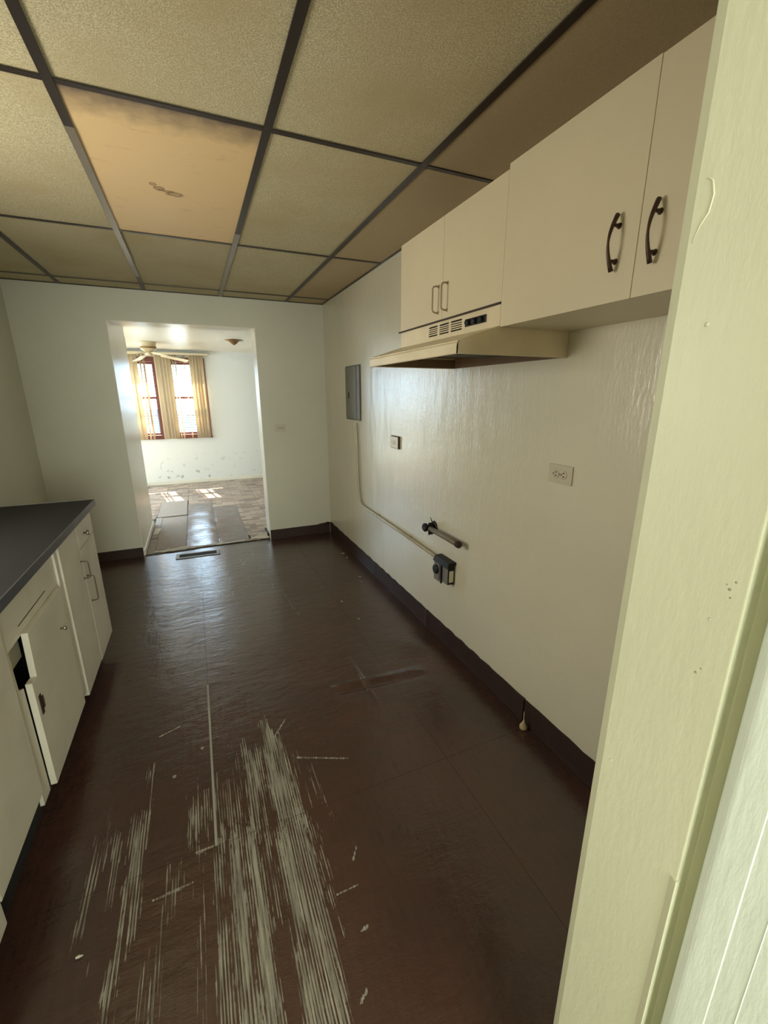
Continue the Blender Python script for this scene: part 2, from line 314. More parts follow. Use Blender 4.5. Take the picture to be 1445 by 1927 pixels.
# baseboards of the kitchen (dark brown, split and curling where they meet)
def base_piece(name, pieces):
    m = MB()
    for b in pieces: m.box(*b)
    return struct(name, m, 'dark_paint', 0.002)
base_piece('baseboard_left', [(L, DX0 - 0.0, D - 0.010, D, 0, 0.090)])
base_piece('baseboard_back', [(DX1, W - 0.012, D - 0.010, D, 0, 0.105)])
br = struct_root('baseboard_right', (W, 0, 0))
ys = [0.33, 1.27, 2.19, 3.10, 4.41]
for i in range(4):
    a, b = ys[i] + 0.003, ys[i + 1] - 0.003; m = MB(); n = 26; vs = []; fs = []
    for k in range(n + 1):
        y = a + (b - a) * k / n; e = min(k, n - k) / n; curl = 0.007 * math.exp(-e * 26) * (1 if i in (1, 2) else 0.3)
        top = 0.122 + 0.0025 * math.sin(k * 1.7 + i) + 0.0018 * math.sin(k * 4.3)
        for (x, z) in ((W + 0.001, 0), (W + 0.001, top), (W - 0.006 - curl, top - 0.002), (W - 0.007 - curl, 0.02), (W - 0.009 - curl, 0.001)): vs.append((x, y, z))
    for k in range(n):
        for j in range(5): fs.append((k * 5 + j, k * 5 + (j + 1) % 5, (k + 1) * 5 + (j + 1) % 5, (k + 1) * 5 + j))
    fs += [(0, 1, 2, 3, 4), tuple(n * 5 + j for j in (4, 3, 2, 1, 0))]
    m.add(vs, fs, False).build('baseboard_strip', 'dark_paint', br)

# ------------------------------------------------------------------ near door jamb, stop and door leaf on the right
jr = struct_root('trim_2', (JX, 0.26, 0))
MB().prism([(JX, JY2), (JX, JY1 - 0.010), (JX + 0.0042, JY1 + 0.0020), (JX + 0.012, JY1 + 0.004), (JX + 0.05, JY1 + 0.004), (JX + 0.05, 0.17), (JX + 0.022, 0.17), (JX + 0.022, JY2)], 'z', 0, 2.12).build('jamb_board', 'jamb', jr, 0.0015)
MB().prism([(JX - 0.003, JY2 - 0.001), (JX + 0.0005, JY2 + 0.009), (JX + 0.006, JY2 + 0.003), (JX + 0.006, JY2 - 0.001)], 'z', 0.02, 0.94).build('stop_strip', 'jamb', jr, 0.001)
MB().tube([(JX, 0.304, 1.684), (JX, 0.298, 1.680), (JX, 0.295, 1.668), (JX, 0.297, 1.654), (JX, 0.303, 1.645), (JX, 0.308, 1.632)], [0.0003, 0.0008, 0.0009, 0.0008, 0.0007, 0.0003], 8).build('paint_drip', 'jamb', jr)
ml = MB()
for (y, z, r) in ((0.280, 1.555, 0.0022), (0.224, 1.269, 0.0018), (0.30, 1.02, 0.002)):
    ml.lathe((JX, y, z), [(r, -0.0001), (r * 0.7, -0.0003), (r * 0.2, -0.0005)], 9, 'x')
ml.build('paint_blister', 'jamb', jr)
for (y, z, r_) in ((.213, 1.307, .0016), (.209, 1.316, .0012), (.211, 1.299, .0010), (.216, 1.311, .0009), (.226, 1.205, .0014), (.222, 1.212, .0010)):
    MB().lathe((JX, y, z), [(r_, -0.00005), (r_ * .6, -0.0002), (r_ * .2, -.00025)], 7, 'x').build('scuff_mark', 'scuff', jr)
struct('trim_3', MB().box(-0.51, -0.46, 0.17, JY1, 0, 2.12).box(-0.46, JX, 0.17, JY1, 2.07, 2.12), 'jamb')
dl = struct_root('door_1', (JX + 0.02, 0.18, 0))
prof = []
for k in range(9):
    q = math.pi / 2 * k / 8; prof.append((JX - 0.004 + 0.016 - 0.016 * math.sin(q), 0.182 - 0.016 + 0.016 * math.cos(q)))
prof = [(JX + 0.034, 0.165), (JX + 0.034, 0.182)] + prof + [(JX - 0.004, 0.141), (JX - 0.0033, 0.1400), (JX - 0.0033, -0.55), (JX + 0.034, -0.55)]
lf = MB().prism(prof[1:], 'z', 0.012, 2.05).build('door_leaf', 'leaf', dl)
MB().prism([(JX - 0.0038, 0.118), (JX - 0.003, 0.1195), (JX - 0.003, 0.1170)], 'z', 0.012, 2.05).build('leaf_bead', 'leaf', dl)

# ------------------------------------------------------------------ kitchen floor: separate sheets
def inpoly(px, py, poly):
    c = np.zeros(px.shape, bool); n = len(poly)
    for i in range(n):
        x1, y1 = poly[i]; x2, y2 = poly[(i + 1) % n]
        if y1 == y2: continue
        cond = ((y1 > py) != (y2 > py)) & (px < (x2 - x1) * (py - y1) / (y2 - y1) + x1); c ^= cond
    return c
def vnoise(x, y, seed):
    r = np.random.default_rng(seed); g = r.random((256, 256)); xi = np.floor(x).astype(int); yi = np.floor(y).astype(int); fx = x - xi; fy = y - yi
    fx = fx * fx * (3 - 2 * fx); fy = fy * fy * (3 - 2 * fy); a = lambda i, j: g[(xi + i) % 256, (yi + j) % 256]
    return (a(0, 0) * (1 - fx) + a(1, 0) * fx) * (1 - fy) + (a(0, 1) * (1 - fx) + a(1, 1) * fx) * fy
WEAR = [([(-.335, 1.72), (-.30, 1.71), (-.30, 1.50), (-.335, 1.50)], .42),
 ([(-.36, 1.45), (-.30, 1.51), (-.303, 1.40), (-.312, 1.257), (-.308, 1.10), (-.326, 1.02), (-.352, .96), (-.39, .86), (-.365, 1.12), (-.358, 1.25), (-.372, 1.40)], .74),
 ([(-.47, 1.48), (-.39, 1.48), (-.41, 1.40), (-.445, 1.30), (-.445, 1.10), (-.475, 1.10), (-.478, 1.37)], .55),
 ([(-.41, 1.44), (-.375, 1.43), (-.38, 1.2), (-.41, 1.10)], .5), ([(-.43, 1.1), (-.415, 1.1), (-.42, .75), (-.43, .7)], .35),
 ([(-.245, 1.25), (-.19, 1.25), (-.185, 1.08), (-.245, 1.06)], .48), ([(-.25, 1.1), (-.22, 1.1), (-.235, .85), (-.265, .78)], .40),
 ([(-.19, 1.50), (-.105, 1.49), (-.10, 1.27), (-.185, 1.27)], .55), ([(-.085, 1.55), (-.02, 1.52), (-.035, 1.26), (-.088, 1.26)], .5),
 ([(-.10, 1.25), (-.062, 1.24), (-.06, 1.0), (-.075, .45), (-.125, .45), (-.105, .9)], .66),
 ([(-.047, 1.245), (-.005, 1.235), (-.012, .45), (-.065, .45)], .82), ([(.0, 1.235), (.04, 1.23), (.048, 1.0), (.035, .45), (-.006, .45)], .9),
 ([(.048, 1.22), (.092, 1.22), (.085, .95), (.062, .90)], .55),
 ([(.03, 1.64), (.10, 1.62), (.086, 1.235), (.02, 1.25)], .66),
 ([(.14, 1.74), (.185, 1.68), (.215, 1.50), (.222, 1.235), (.112, 1.24), (.118, 1.45)], .80), ([(.118, 1.86), (.136, 1.86), (.15, 1.70), (.125, 1.5), (.115, 1.55)], .5),
 ([(.105, 1.23), (.217, 1.225), (.178, .45), (.06, .45), (.095, .9)], .76),
 ([(.268, 1.47), (.29, 1.47), (.306, 1.34), (.30, 1.16), (.27, 1.28)], .42),
 ([(.216, 1.22), (.227, 1.22), (.238, .80), (.227, .78)], .62), ([(.236, 1.22), (.247, 1.22), (.252, .9), (.244, .9)], .52), ([(.30, 1.25), (.32, 1.25), (.33, .95), (.315, .95)], .33),
 ([(-.30, 1.0), (-.24, 1.0), (-.27, .7), (-.31, .7)], .30), ([(-.02, 1.62), (.02, 1.62), (.01, 1.25), (-.03, 1.25)], .36), ([(-.16, 1.24), (-.12, 1.24), (-.13, .6), (-.17, .6)], .30),
 ([(.10, 1.62), (.125, 1.62), (.11, 1.24), (.09, 1.24)], .40), ([(.22, 1.60), (.25, 1.58), (.262, 1.24), (.228, 1.24)], .34), ([(.18, 1.2), (.215, 1.2), (.20, .45), (.17, .45)], .42), ([(-.36, .98), (-.33, .96), (-.37, .7), (-.39, .7)], .38),
 ([(.22, 4.2), (.26, 4.2), (.32, 3.3), (.26, 3.3)], .30), ([(.34, 4.25), (.38, 4.25), (.46, 3.2), (.42, 3.2)], .33), ([(-.40, 4.0), (-.36, 4.0), (-.33, 3.2), (-.37, 3.2)], .28), ([(.10, 3.7), (.13, 3.7), (.16, 3.0), (.12, 3.0)], .26), ([(.45, 3.3), (.48, 3.3), (.56, 2.5), (.52, 2.5)], .26)]
SCR = [((-.278, 1.143), (-.17, 1.147), .0022), ((.246, .932), (.313, .93), .0022), ((.324, 1.007), (.348, 1.042), .0016), ((.279, .814), (.304, .818), .0022), ((.227, .675), (.25, .69), .002),
       ((.242, 1.496), (.442, 1.404), .0016), ((.161, 1.631), (.238, 1.734), .0016), ((-.15, 1.241), (-.10, 1.242), .003), ((-.30, 1.86), (-.22, 1.89), .0014), ((.12, 1.36), (.16, 1.62), .0014)]
def wearmap(x, y):
    w_ = np.zeros_like(x); acc = 0
    for s in range(5):
        jx = x + (vnoise(x * 60 + 11, y * 14 + s * 7, 3 + s) - .5) * .030; jy = y + (vnoise(x * 90 + 5, y * 9 + 3 + s, 13 + s) - .5) * .20
        v_ = np.zeros_like(x)
        for poly, s_ in WEAR: v_ = np.maximum(v_, inpoly(jx, jy, poly) * s_)
        w_ += v_ / 5
    w_ *= 0.70 + 0.50 * vnoise(x * 38, y * 6, 31)
    for (a, b, r) in SCR:
        a = np.array(a); b = np.array(b); d = b - a; tt = np.clip(((x - a[0]) * d[0] + (y - a[1]) * d[1]) / (d @ d), 0, 1)
        w_ = np.where(np.hypot(x - a[0] - tt * d[0], y - a[1] - tt * d[1]) < r + .0009, 1.1, w_)
    # general faint scuffing of the walked strip
    w_ = np.maximum(w_, 0.10 * np.exp(-((x - .05) / .6) ** 2))
    return w_
def height(x, y):
    h = (vnoise(x * 3.1 + 5, y * 3.7, 41) - .5) * .0035 + (vnoise(x * 9 + 5, y * 11, 42) - .5) * .0012
    # buckled ridge under the sheet and its crossing fold
    s = np.clip((x - .50) / .5, 0, 1); yc = 1.862 - (x - .52) * .105
    h += .013 * np.exp(-((y - yc) / .018) ** 2) * np.clip((x - .50) / .05, 0, 1) * np.clip((1.04 - x) / .1, 0, 1) * (0.75 + .5 * vnoise(x * 22, y * 2, 50))
    h -= .006 * np.exp(-((y - yc + .045) / .018) ** 2) * np.clip((x - .50) / .05, 0, 1) * np.clip((1.04 - x) / .1, 0, 1)
    xc = .685 - (y - 1.86) * .02
    h += .006 * np.exp(-((x - xc) / .010) ** 2) * np.exp(-((y - 1.86) / .15) ** 2)
    h += .012 * np.exp(-((x - 1.10) / .10) ** 2 - ((y - 2.05) / .11) ** 2)
    return h
fl = struct_root('floor')
MB().box(L - 0.12, W + 0.12, 0.17, D + 0.03, -0.06, -0.012).build('subfloor', 'dark', fl)
XS = [L, -1.006, -0.090, 0.826, W]; YS = [0.17, 0.318, 1.238, 2.163, 3.090, 4.005, D + 0.012]
def sheet(x0, x1, y0, y1, step):
    nx = max(2, int((x1 - x0) / step)); ny = max(2, int((y1 - y0) / step))
    gx, gy = np.meshgrid(np.linspace(x0, x1, nx + 1), np.linspace(y0, y1, ny + 1)); gx = gx.ravel(); gy = gy.ravel()
    e = np.minimum.reduce([gx - x0, x1 - gx, gy - y0, y1 - gy]); z = height(gx, gy)
    me = bpy.data.meshes.new('floor_sheet'); n = len(gx)
    vs = np.c_[gx, gy, z]; idx = np.arange(n).reshape(ny + 1, nx + 1)
    f = np.c_[idx[:-1, :-1].ravel(), idx[:-1, 1:].ravel(), idx[1:, 1:].ravel(), idx[1:, :-1].ravel()]
    bnd = np.r_[idx[0, :], idx[1:, -1], idx[-1, :-1][::-1], idx[1:-1, 0][::-1]]; rim = vs[bnd].copy(); low = rim.copy(); low[:, 2] = -.012; m = len(bnd)
    vs = np.r_[vs, rim, low]; k = np.arange(m); sf = np.c_[n + k, n + m + k, n + m + (k + 1) % m, n + (k + 1) % m]
    me.from_pydata(vs.tolist(), [], f.tolist() + sf.tolist() + [[n + m + i for i in range(m)][::-1]]); me.polygons.foreach_set('use_smooth', [True] * len(f) + [False] * (m + 1))
    a = me.attributes.new('wear', 'FLOAT', 'POINT'); wv = np.zeros(n + 2 * m); wv[:n] = wearmap(gx, gy); a.data.foreach_set('value', wv.astype(np.float32))
    me.materials.append(M['floor']); o = bpy.data.objects.new('floor_sheet', me); COL.objects.link(o); o.parent = fl
    return o
for i in range(4):
    for j in range(6):
        x0, x1, y0, y1 = XS[i] + .0005, XS[i + 1] - .0005, YS[j] + .0005, YS[j + 1] - .0005
        if j == 2 and i == 2: x0 += .004
        if j == 2 and i == 1: x1 -= .004
        sheet(x0, x1, y0, y1, .0045 if (i in (1, 2) and j in (1, 2)) else (.012 if j in (2, 3) and i > 1 else .03))
MB().box(-.0950, -.0850, 1.24, 2.161, -.012, -.0006).build('seam_filler', 'white_line', fl)

# ------------------------------------------------------------------ dining floor
f2 = struct_root('floor.001')
MB().box(-3.12, 2.52, D + 0.012, D2 + 0.2, -0.06, -0.003).build('subfloor', 'ply', f2)
MB().box(-1.2, 1.35, 4.64, D2 - .015, -0.003, -0.0022).build('tile_bed', 'dark', f2)
def slab(name, mat, x0, x1, y0, y1, z=0.004, wav=0.0, bottom=-0.003):
    m = MB(); nx, ny = 8, max(4, int((y1 - y0) / .06)); 
    gx, gy = np.meshgrid(np.linspace(x0, x1, nx + 1), np.linspace(y0, y1, ny + 1))
    e = np.minimum.reduce([gx - x0, x1 - gx, gy - y0, y1 - gy]); zz = z + wav * (vnoise(gx * 6 + 3, gy * 7 + 1, 61) - .3) * np.clip(e / .02 + .35, 0, 1)
    vs = list(zip(gx.ravel(), gy.ravel(), zz.ravel())); idx = np.arange(len(vs)).reshape(ny + 1, nx + 1); fs = []
    for a in range(ny):
        for b in range(nx): fs.append((idx[a, b], idx[a, b + 1], idx[a + 1, b + 1], idx[a + 1, b]))
    bnd = list(idx[0, :]) + list(idx[1:, -1]) + list(idx[-1, :-1][::-1]) + list(idx[1:-1, 0][::-1]); n = len(vs)
    k = len(bnd); m.add(vs, fs, True)
    sv = [vs[i] for i in bnd] + [(vs[i][0], vs[i][1], bottom) for i in bnd]
    m.add(sv, [(i, k + i, k + (i + 1) % k, (i + 1) % k) for i in range(k)]); return m.build(name, mat, f2)
slab('floor_strip', 'sheet', -0.213, 0.091, 4.50, 6.40, 0.005, 0.008)
slab('floor_strip', 'sheet', 0.095, 0.398, 4.50, 6.10, 0.005, 0.006)
MB().box(-.57, .60, 4.44, 6.72, -.0025, -.0012).build('dark_bed', 'dark', f2)
slab('backing_board', 'ply', -0.498, -0.218, 4.54, 5.80, 0.004, 0.001)
slab('backing_board', 'ply', -0.560, -0.221, 5.84, 6.68, 0.008, 0.003)
slab('backing_board', 'ply', -0.566, -0.502, 4.46, 4.93, 0.003, 0.001)
slab('backing_board', 'ply', -0.566, -0.502, 4.96, 5.30, 0.004, 0.001)
slab('backing_board', 'ply', -0.566, -0.502, 5.31, 5.82, 0.004, 0.001)
tile_me = None; n_t = 0
for i in range(-4, 6):
    for j in range(-1, 11):
        x0 = 0.402 + (i - 1) * 0.305; y0 = 4.856 + (j - 0) * 0.305
        x1, y1 = x0 + .3010, y0 + .3015
        if y1 > D2 - .01: y1 = D2 - .016
        if y1 - y0 < .05 or y0 < D + .22 and x1 > DX1 + .01: continue
        if y0 < 6.68 and -0.40 < x1 < -0.20: continue
        if x1 < -.20 and y0 < 5.53: continue
        if y0 < 6.68 and x0 < -.6 and x1 > -.6: x1 = -.566
        if x0 < 0.38 and x1 > -0.22 and y0 < (6.39 if x0 < 0.08 else 6.09) - .2: continue
        if y0 < 4.85 and i < 2 and x0 > 0.38: pass
        if x0 > 1.3 or x1 < -1.15: continue
        if y0 < 4.80 and x0 > 0.38: continue
        y0 = max(y0, 6.402 if -0.22 < x0 < 0.0 else (6.102 if 0 < x0 < .38 else y0))
        if y1 - y0 < .05: continue
        MB().box(x0, x1, y0, y1, -0.003, 0.004 + random.uniform(0, .0008)).build('floor_tile', 'parquet', f2, 0.0006, 1)
slab('floor_tile', 'parquet', 0.402, 0.604, 4.66, 4.853, 0.0035, 0.002)
# torn vinyl edges at the threshold and loose scraps
def ragged(name, mat, pts, z0, z1, label, cat, group=None, curl=0.0):
    c = Vector((sum(p[0] for p in pts) / len(pts), sum(p[1] for p in pts) / len(pts), 0)); m = MB(); n = len(pts); out = []
    for i in range(n):
        a = Vector(pts[i]); b = Vector(pts[(i + 1) % n])
        for k in range(4): q = a.lerp(b, k / 4); out.append((q.x + random.uniform(-.004, .004), q.y + random.uniform(-.004, .004)))
    k = len(out); top = [(x, y, z1 + curl * max(0, (y - c.y)) * 4 + random.uniform(0, .0015)) for x, y in out]
    vs = [(x, y, z0) for x, y in out] + top + [(c.x, c.y, z1 + .001)]
    fs = [(i, (i + 1) % k, k + (i + 1) % k, k + i) for i in range(k)] + [(k + i, k + (i + 1) % k, 2 * k) for i in range(k)] + [tuple(range(k))[::-1]]
    o = m.add(vs, fs).build(name, mat); return tag(o, label, cat, group)
tr = struct_root('trim_4', (0, D, 0))
def jag(x0, x1, yb, z, mat, h, sd, name='torn_floor_edge'):
    r = random.Random(sd); n = 22; m = MB(); vs = []; fs = []
    for k in range(n + 1):
        x = x0 + (x1 - x0) * k / n; a = yb(x) + r.uniform(-.010, .006); b = yb(x) + h + r.uniform(-.006, .012)
        vs += [(x, a, 0.0005), (x, b, 0.0005), (x, b, z + r.uniform(0, .002)), (x, a, z + r.uniform(0, .003))]
    for k in range(n):
        for j in range(4): fs.append((k * 4 + j, k * 4 + (j + 1) % 4, k * 4 + 4 + (j + 1) % 4, k * 4 + 4 + j))
    fs += [(0, 1, 2, 3), (n * 4 + 3, n * 4 + 2, n * 4 + 1, n * 4)]
    m.add(vs, fs).build(name, mat, tr)
jag(-.578, .604, lambda x: 4.445 + .02 * math.sin(x * 3), .004, 'rust', .035, 3)
jag(-.50, -.20, lambda x: 4.475 + .10 * (x + .5), .008, 'paper', .03, 5)
jag(-.20, .60, lambda x: 4.470, .009, 'ply', .030, 8)
jag(-.45, .35, lambda x: 4.462 + .02 * (x + .45), .011, 'paper', .010, 12)
ragged('floor_scrap', 'paper', [(.40, 4.49), (.46, 4.50), (.53, 4.47), (.60, 4.47), (.595, 4.60), (.57, 4.56), (.52, 4.57), (.45, 4.53)], .010, .018, 'torn pale floor scrap curling against right side of the doorway', 'scrap', curl=.08)
ragged('floor_scrap', 'ply', [(.42, 4.52), (.59, 4.53), (.595, 4.63), (.42, 4.64)], -.001, .008, 'square brown backing scrap behind the curled flap by the doorway right side', 'scrap')
ragged('paper_scrap', 'paper', [(-.555, 5.10), (-.545, 5.30), (-.49, 5.29), (-.49, 5.22), (-.51, 5.10)], .005, .015, 'crumpled white scrap on the bare boards by the dining doorway left wall', 'scrap')
ragged('floor_scrap', 'dark_paint', [(-.60, 5.72), (-.55, 5.95), (-.50, 6.12), (-.53, 6.02), (-.58, 5.88)], .001, .006, 'dark lifted sliver of flooring beside the raised board in the dining room', 'scrap')
ragged('plaster_chip', 'rust', [(.590, 4.50), (.604, 4.50), (.604, 4.66), (.596, 4.62)], .0, .05, 'broken brown chip of wood at foot of the doorway right side', 'chip')

# ------------------------------------------------------------------ floor register
vr = thing('floor_register', (-0.108, 4.26, 0), 'steel floor heating register with dark slots in front of the dining doorway', 'vent')
vm = lambda: MB()
X0, X1, Y0, Y1 = -.304, .088, 4.195, 4.325
fr = vm().box(X0, X1, Y0, Y0 + .022, .001, .006).box(X0, X1, Y1 - .022, Y1, .001, .006).box(X0, X0 + .03, Y0 + .022, Y1 - .022, .001, .006).box(X1 - .03, X1, Y0 + .022, Y1 - .022, .001, .006)
fr.build('register_frame', 'grime_steel', vr, .0012, 1); vm().box(X0 + .03, X1 - .03, Y0 + .022, Y1 - .022, .0008, .0016).build('duct_opening', 'dark', vr)
for k in range(23):
    x = X0 + .036 + k * .0142; vm().box(x, x + .003, Y0 + .022, Y1 - .022, .0016, .0036).build('louver', 'dark', vr)
for x in (X0 + .014, X1 - .014): vm().lathe((x, 4.26, .006), [(.005, 0), (.004, .0015), (.001, .002)], 10).build('screw', 'chrome', vr)
vr.rotation_euler = (0, 0, math.radians(-1.5))

# ------------------------------------------------------------------ ceiling grid
ce = struct_root('ceiling', (0, 0, ZC))
GX = [L, -0.866, -0.274, 0.326, 0.914, W]; GY = [0.3216, 0.486, 1.717, 2.948, 4.187, D]
M0 = MB().box(L, W, JY1, D, ZC + .06, ZC + .1).build('plenum_board', 'dark', ce)
t = NT('greasy_ceiling_tile'); nz = t.noise(260, 3); M['tile_brown'] = t.done(t.mix(nz, lin((164, 144, 112)), lin((200, 182, 146))), 0.85, t.bump(nz, 0.35, 0.003), spec=0.2)
for i in range(5):
    for j in range(5):
        a, b, c, d = GX[i] + .002, GX[i + 1] - .002, GY[j] + .002, GY[j + 1] - .002
        if i == 2 and j == 2 or False: pass
        if i == 2 and j == 2: pass
        if (i, j) == (2, 2):
            o = bpy.data.objects.new('light_diffuser', None)
            bpy.data.objects.remove(o)
            sub = bpy.data.objects.new('tmp', None); bpy.data.objects.remove(sub)
            me = MB().box(0, b - a, 0, d - c, 0, .003); me.v = [(x + a, y + c, z + ZC + .001) for x, y, z in me.v]
            o = me.build('light_diffuser', 'diffuser', ce); 
            for vv in o.data.vertices: vv.co -= Vector((a, c, 0))
            o.location = (a, c, 0); o['label'] = 'yellowed smooth panel with rust-coloured drip stain'
            continue
        sag = random.uniform(0, .003)
        MB().box(a, b, c, d, ZC + .001 + sag, ZC + .016 + sag).build('ceiling_tile', 'tile_brown' if i == 4 else 'tile', ce)
MB().box(GX[2] - .0143, GX[2] + .0143, 1.95, 3.95, ZC - .0052, ZC - .0044).box(GX[3] - .0143, GX[3] + .0143, 2.75, D - .02, ZC - .0052, ZC - .0044).build('runner_sheen_facing', 'runner_sheen', ce)  # pale strips added under the far runners, part wear and part painted sheen
for x in GX[1:-1]:
    MB().box(x - .014, x + .014, JY1, D, ZC - .0045, ZC - .0005).box(x - .002, x + .002, JY1, D, ZC - .0005, ZC + .04).build('main_runner', 'runner', ce, .0006, 1)
for y in GY[1:-1]:
    for i in range(5):
        MB().box(GX[i] + (.0145 if i else 0), GX[i + 1] - (.0145 if i < 4 else 0), y - .011, y + .011, ZC - .0035, ZC - .0003).build('cross_runner', 'runner', ce, .0005, 1)
for nm, b in (('wall_angle', (L, W, D - .014, D - .0005, ZC - .004, ZC)), ('wall_angle', (W - .014, W - .0005, JY1, D - .014, ZC - .004, ZC)), ('wall_angle', (L + .0005, L + .014, JY1, D - .014, ZC - .004, ZC))):
    MB().box(*b).build(nm, 'runner', ce)

# ------------------------------------------------------------------ upper cabinets (right wall)
def bow_handle(y, z0, z1, parent, x=0.96):
    h = MB(); pts = []; n = 12
    for k in range(n + 1):
        u = k / n; zz = z0 - .022 + (z1 - z0 + .044) * u; s = math.sin(math.pi * u); pts.append((x - .010 - .020 * s, y + .0, zz))
    h.tube(pts, [.0028 + .0028 * abs(2 * k / n - 1) for k in range(n + 1)], 8)
    for z in (z0, z1): h.tube([(x, y, z), (x - .010, y, z), (x - .016, y, z)], [.006, .0038, .0035], 8); h.lathe((x - .002, y, z), [(.007, .002), (.006, 0), (.003, -.001)], 10, 'x')
    return h.build('door_handle', 'bronze', parent)
def wire_handle(y, z0, z1, parent, x, depth=.028, mat='cream_metal', r=.0034):
    c = .012; s = -1 if x > 0 else 1
    h = MB().tube([(x, y, z0), (x + s * (depth - c), y, z0), (x + s * (depth - .003), y, z0 + .004), (x + s * depth, y, z0 + c), (x + s * depth, y, z1 - c), (x + s * (depth - .003), y, z1 - .004), (x + s * (depth - c), y, z1), (x, y, z1)], r, 8)
    for z in (z0, z1): h.lathe((x, y, z), [(.007, 0), (.006, s * .002), (.003, s * .003)] if s > 0 else [(.007, 0), (.006, -.002), (.003, -.003)], 10, 'x')
    return h.build('door_handle', mat, parent)
uc = thing('wall_cabinet', (W, 0.79, 1.70), 'cream wall cabinet with two bronze bow handles right of the hood', 'cabinet')
MB().box(.979, W - .001, .335, 1.2405, 1.708, 2.160).build('cabinet_body', 'cab', uc)
MB().box(.985, W - .004, .34, 1.235, 2.159, 2.163).build('cabinet_top', 'cab', uc)
d1 = MB().box(.960, .9785, .3365, .7670, 1.706, 2.163).build('door', 'cab', uc, .0015); bow_handle(.722, 1.789, 1.867, d1)
d2 = MB().box(.960, .9785, .7685, 1.2410, 1.706, 2.165).build('door', 'cab', uc, .0015); bow_handle(.821, 1.795, 1.870, d2)
us = thing('wall_cabinet', (W, 1.62, 1.78), 'short cream wall cabinet above the range hood with thin wire handles', 'cabinet')
MB().box(.979, W - .001, 1.2425, 1.998, 1.779, 2.150).build('cabinet_body', 'cab', us)
d1 = MB().box(.961, .9785, 1.2425, 1.6160, 1.784, 2.151).build('door', 'cab', us, .0012); wire_handle(1.580, 1.812, 1.910, d1, .961)
d2 = MB().box(.961, .9785, 1.6175, 1.9980, 1.784, 2.151).build('door', 'cab', us, .0012); wire_handle(1.648, 1.812, 1.910, d2, .961)

# ------------------------------------------------------------------ range hood
hd = thing('range_hood', (W, 1.62, 1.62), 'cream enamel range hood with vent slots under the short wall cabinet', 'range hood')
HY0, HY1 = 1.244, 1.996
holes = [(1.650, 1.722), (1.563, 1.635), (1.470, 1.548)]; hz0, hz1 = 1.727, 1.766
m = MB().box(.962, .966, HY0, HY1, hz1, 1.7765).box(.962, .966, HY0, HY1, 1.708, hz0)
p = HY0
for a, b in sorted(holes): m.box(.962, .966, p, a, hz0, hz1); p = b
m.box(.962, .966, p, HY1, hz0, hz1); m.build('front_panel', 'hood', hd)
MB().box(.972, .974, HY0 + .004, HY1 - .004, 1.712, 1.772).build('vent_backing', 'dark', hd)
for a, b in holes:
    for k in range(4):
        z = hz0 + .0078 * (k + 1) - .0022; MB().box(.9625, .9665, a, b, z, z + .0040).build('vent_bar', 'hood', hd)
canopy = MB()
def plate(p, q, th, y0, y1):    # slanted plate between (x,z) points
    (x0, z0), (x1, z1) = p, q; d = Vector((x1 - x0, 0, z1 - z0)).normalized(); n = Vector((-d.z, 0, d.x)) * th
    canopy.prism([(x0, z0), (x1, z1), (x1 + n.x, z1 + n.z), (x0 + n.x, z0 + n.z)], 'y', y0, y1)
plate((.966, 1.708), (.802, 1.655), -.004, HY0, HY1)
canopy.prism([(.802, 1.655), (.797, 1.650), (.796, 1.620), (.800, 1.617), (.803, 1.620), (.804, 1.651)], 'y', HY0, HY1)
side = [(W - .001, 1.776), (.966, 1.776), (.964, 1.708), (.812, 1.658), (.800, 1.650), (.797, 1.638), (.798, 1.618), (W - .001, 1.618)]
canopy.prism(side, 'y', HY0, HY0 + .004).prism(side, 'y', HY1 - .004, HY1)
canopy.build('canopy', 'hood', hd, .0006, 1)
MB().box(.966, W - .001, HY0 + .004, HY1 - .004, 1.772, 1.776).box(W - .006, W - .001, HY0 + .004, HY1 - .004, 1.62, 1.772).box(.83, W - .006, HY1 - .010, HY1 - .0045, 1.621, 1.66).build('inner_lining', 'hood_in', hd)
MB().box(.860, W - .03, 1.30, 1.70, 1.650, 1.658).build('grease_filter', 'filter', hd, .002)
MB().box(.97, W - .006, HY0 + .005, HY1 - .011, 1.668, 1.672).build('under_panel', 'hood_in', hd)
0 and MB().lathe((1.05, 1.83, 1.636), [(.004, 0), (.022, .006), (.028, .020), (.016, .034)], 16).build('lamp_bulb', 'plate', hd)
MB().box(.9585, .962, 1.318, 1.446, 1.732, 1.758).build('switch_plate', 'black', hd, .004)
for y in (1.345, 1.385, 1.425): MB().lathe((.9585, y, 1.745), [(.012, 0), (.011, -.008), (.008, -.011)], 14, 'x').build('switch_knob', 'black', hd)
MB().box(.955, .9605, HY0 - .002, 2.010, 1.7765, 1.7825).build('joint_strip', 'rust', hd)

# ------------------------------------------------------------------ counter and base cabinets (left)
ct = thing('countertop', (-.90, 1.7, .884), 'dark laminate countertop with a dull metal edge band', 'countertop')
MB().box(L + .001, -.583, .36, 2.844, .884, .914).build('counter_slab', 'counter', ct, .001)
MB().box(-.583, -.578, .36, 2.844, .880, .915).box(L + .001, -.578, 2.8445, 2.847, .880, .915).build('edge_band', 'edge_metal', ct, .0012)
ca = thing('base_cabinet', (-.9, 2.45, 0), 'far base cabinet with a drawer and two wire-handled doors', 'cabinet')
def kick(m, y0, y1): return m.box(L + .001, -.672, y0, y1, .001, .118)
MB().box(L + .001, -.619, 2.120, 2.775, .118, .883).build('cabinet_body', 'cab_low', ca); kick(MB(), 2.12, 2.76).build('toe_kick', 'dark_paint', ca)
dd = MB().box(-.618, -.598, 2.130, 2.445, .118, .862).build('door', 'cab_low', ca, .003); wire_handle(2.418, .600, .690, dd, -.598, .030, 'worn_wire')
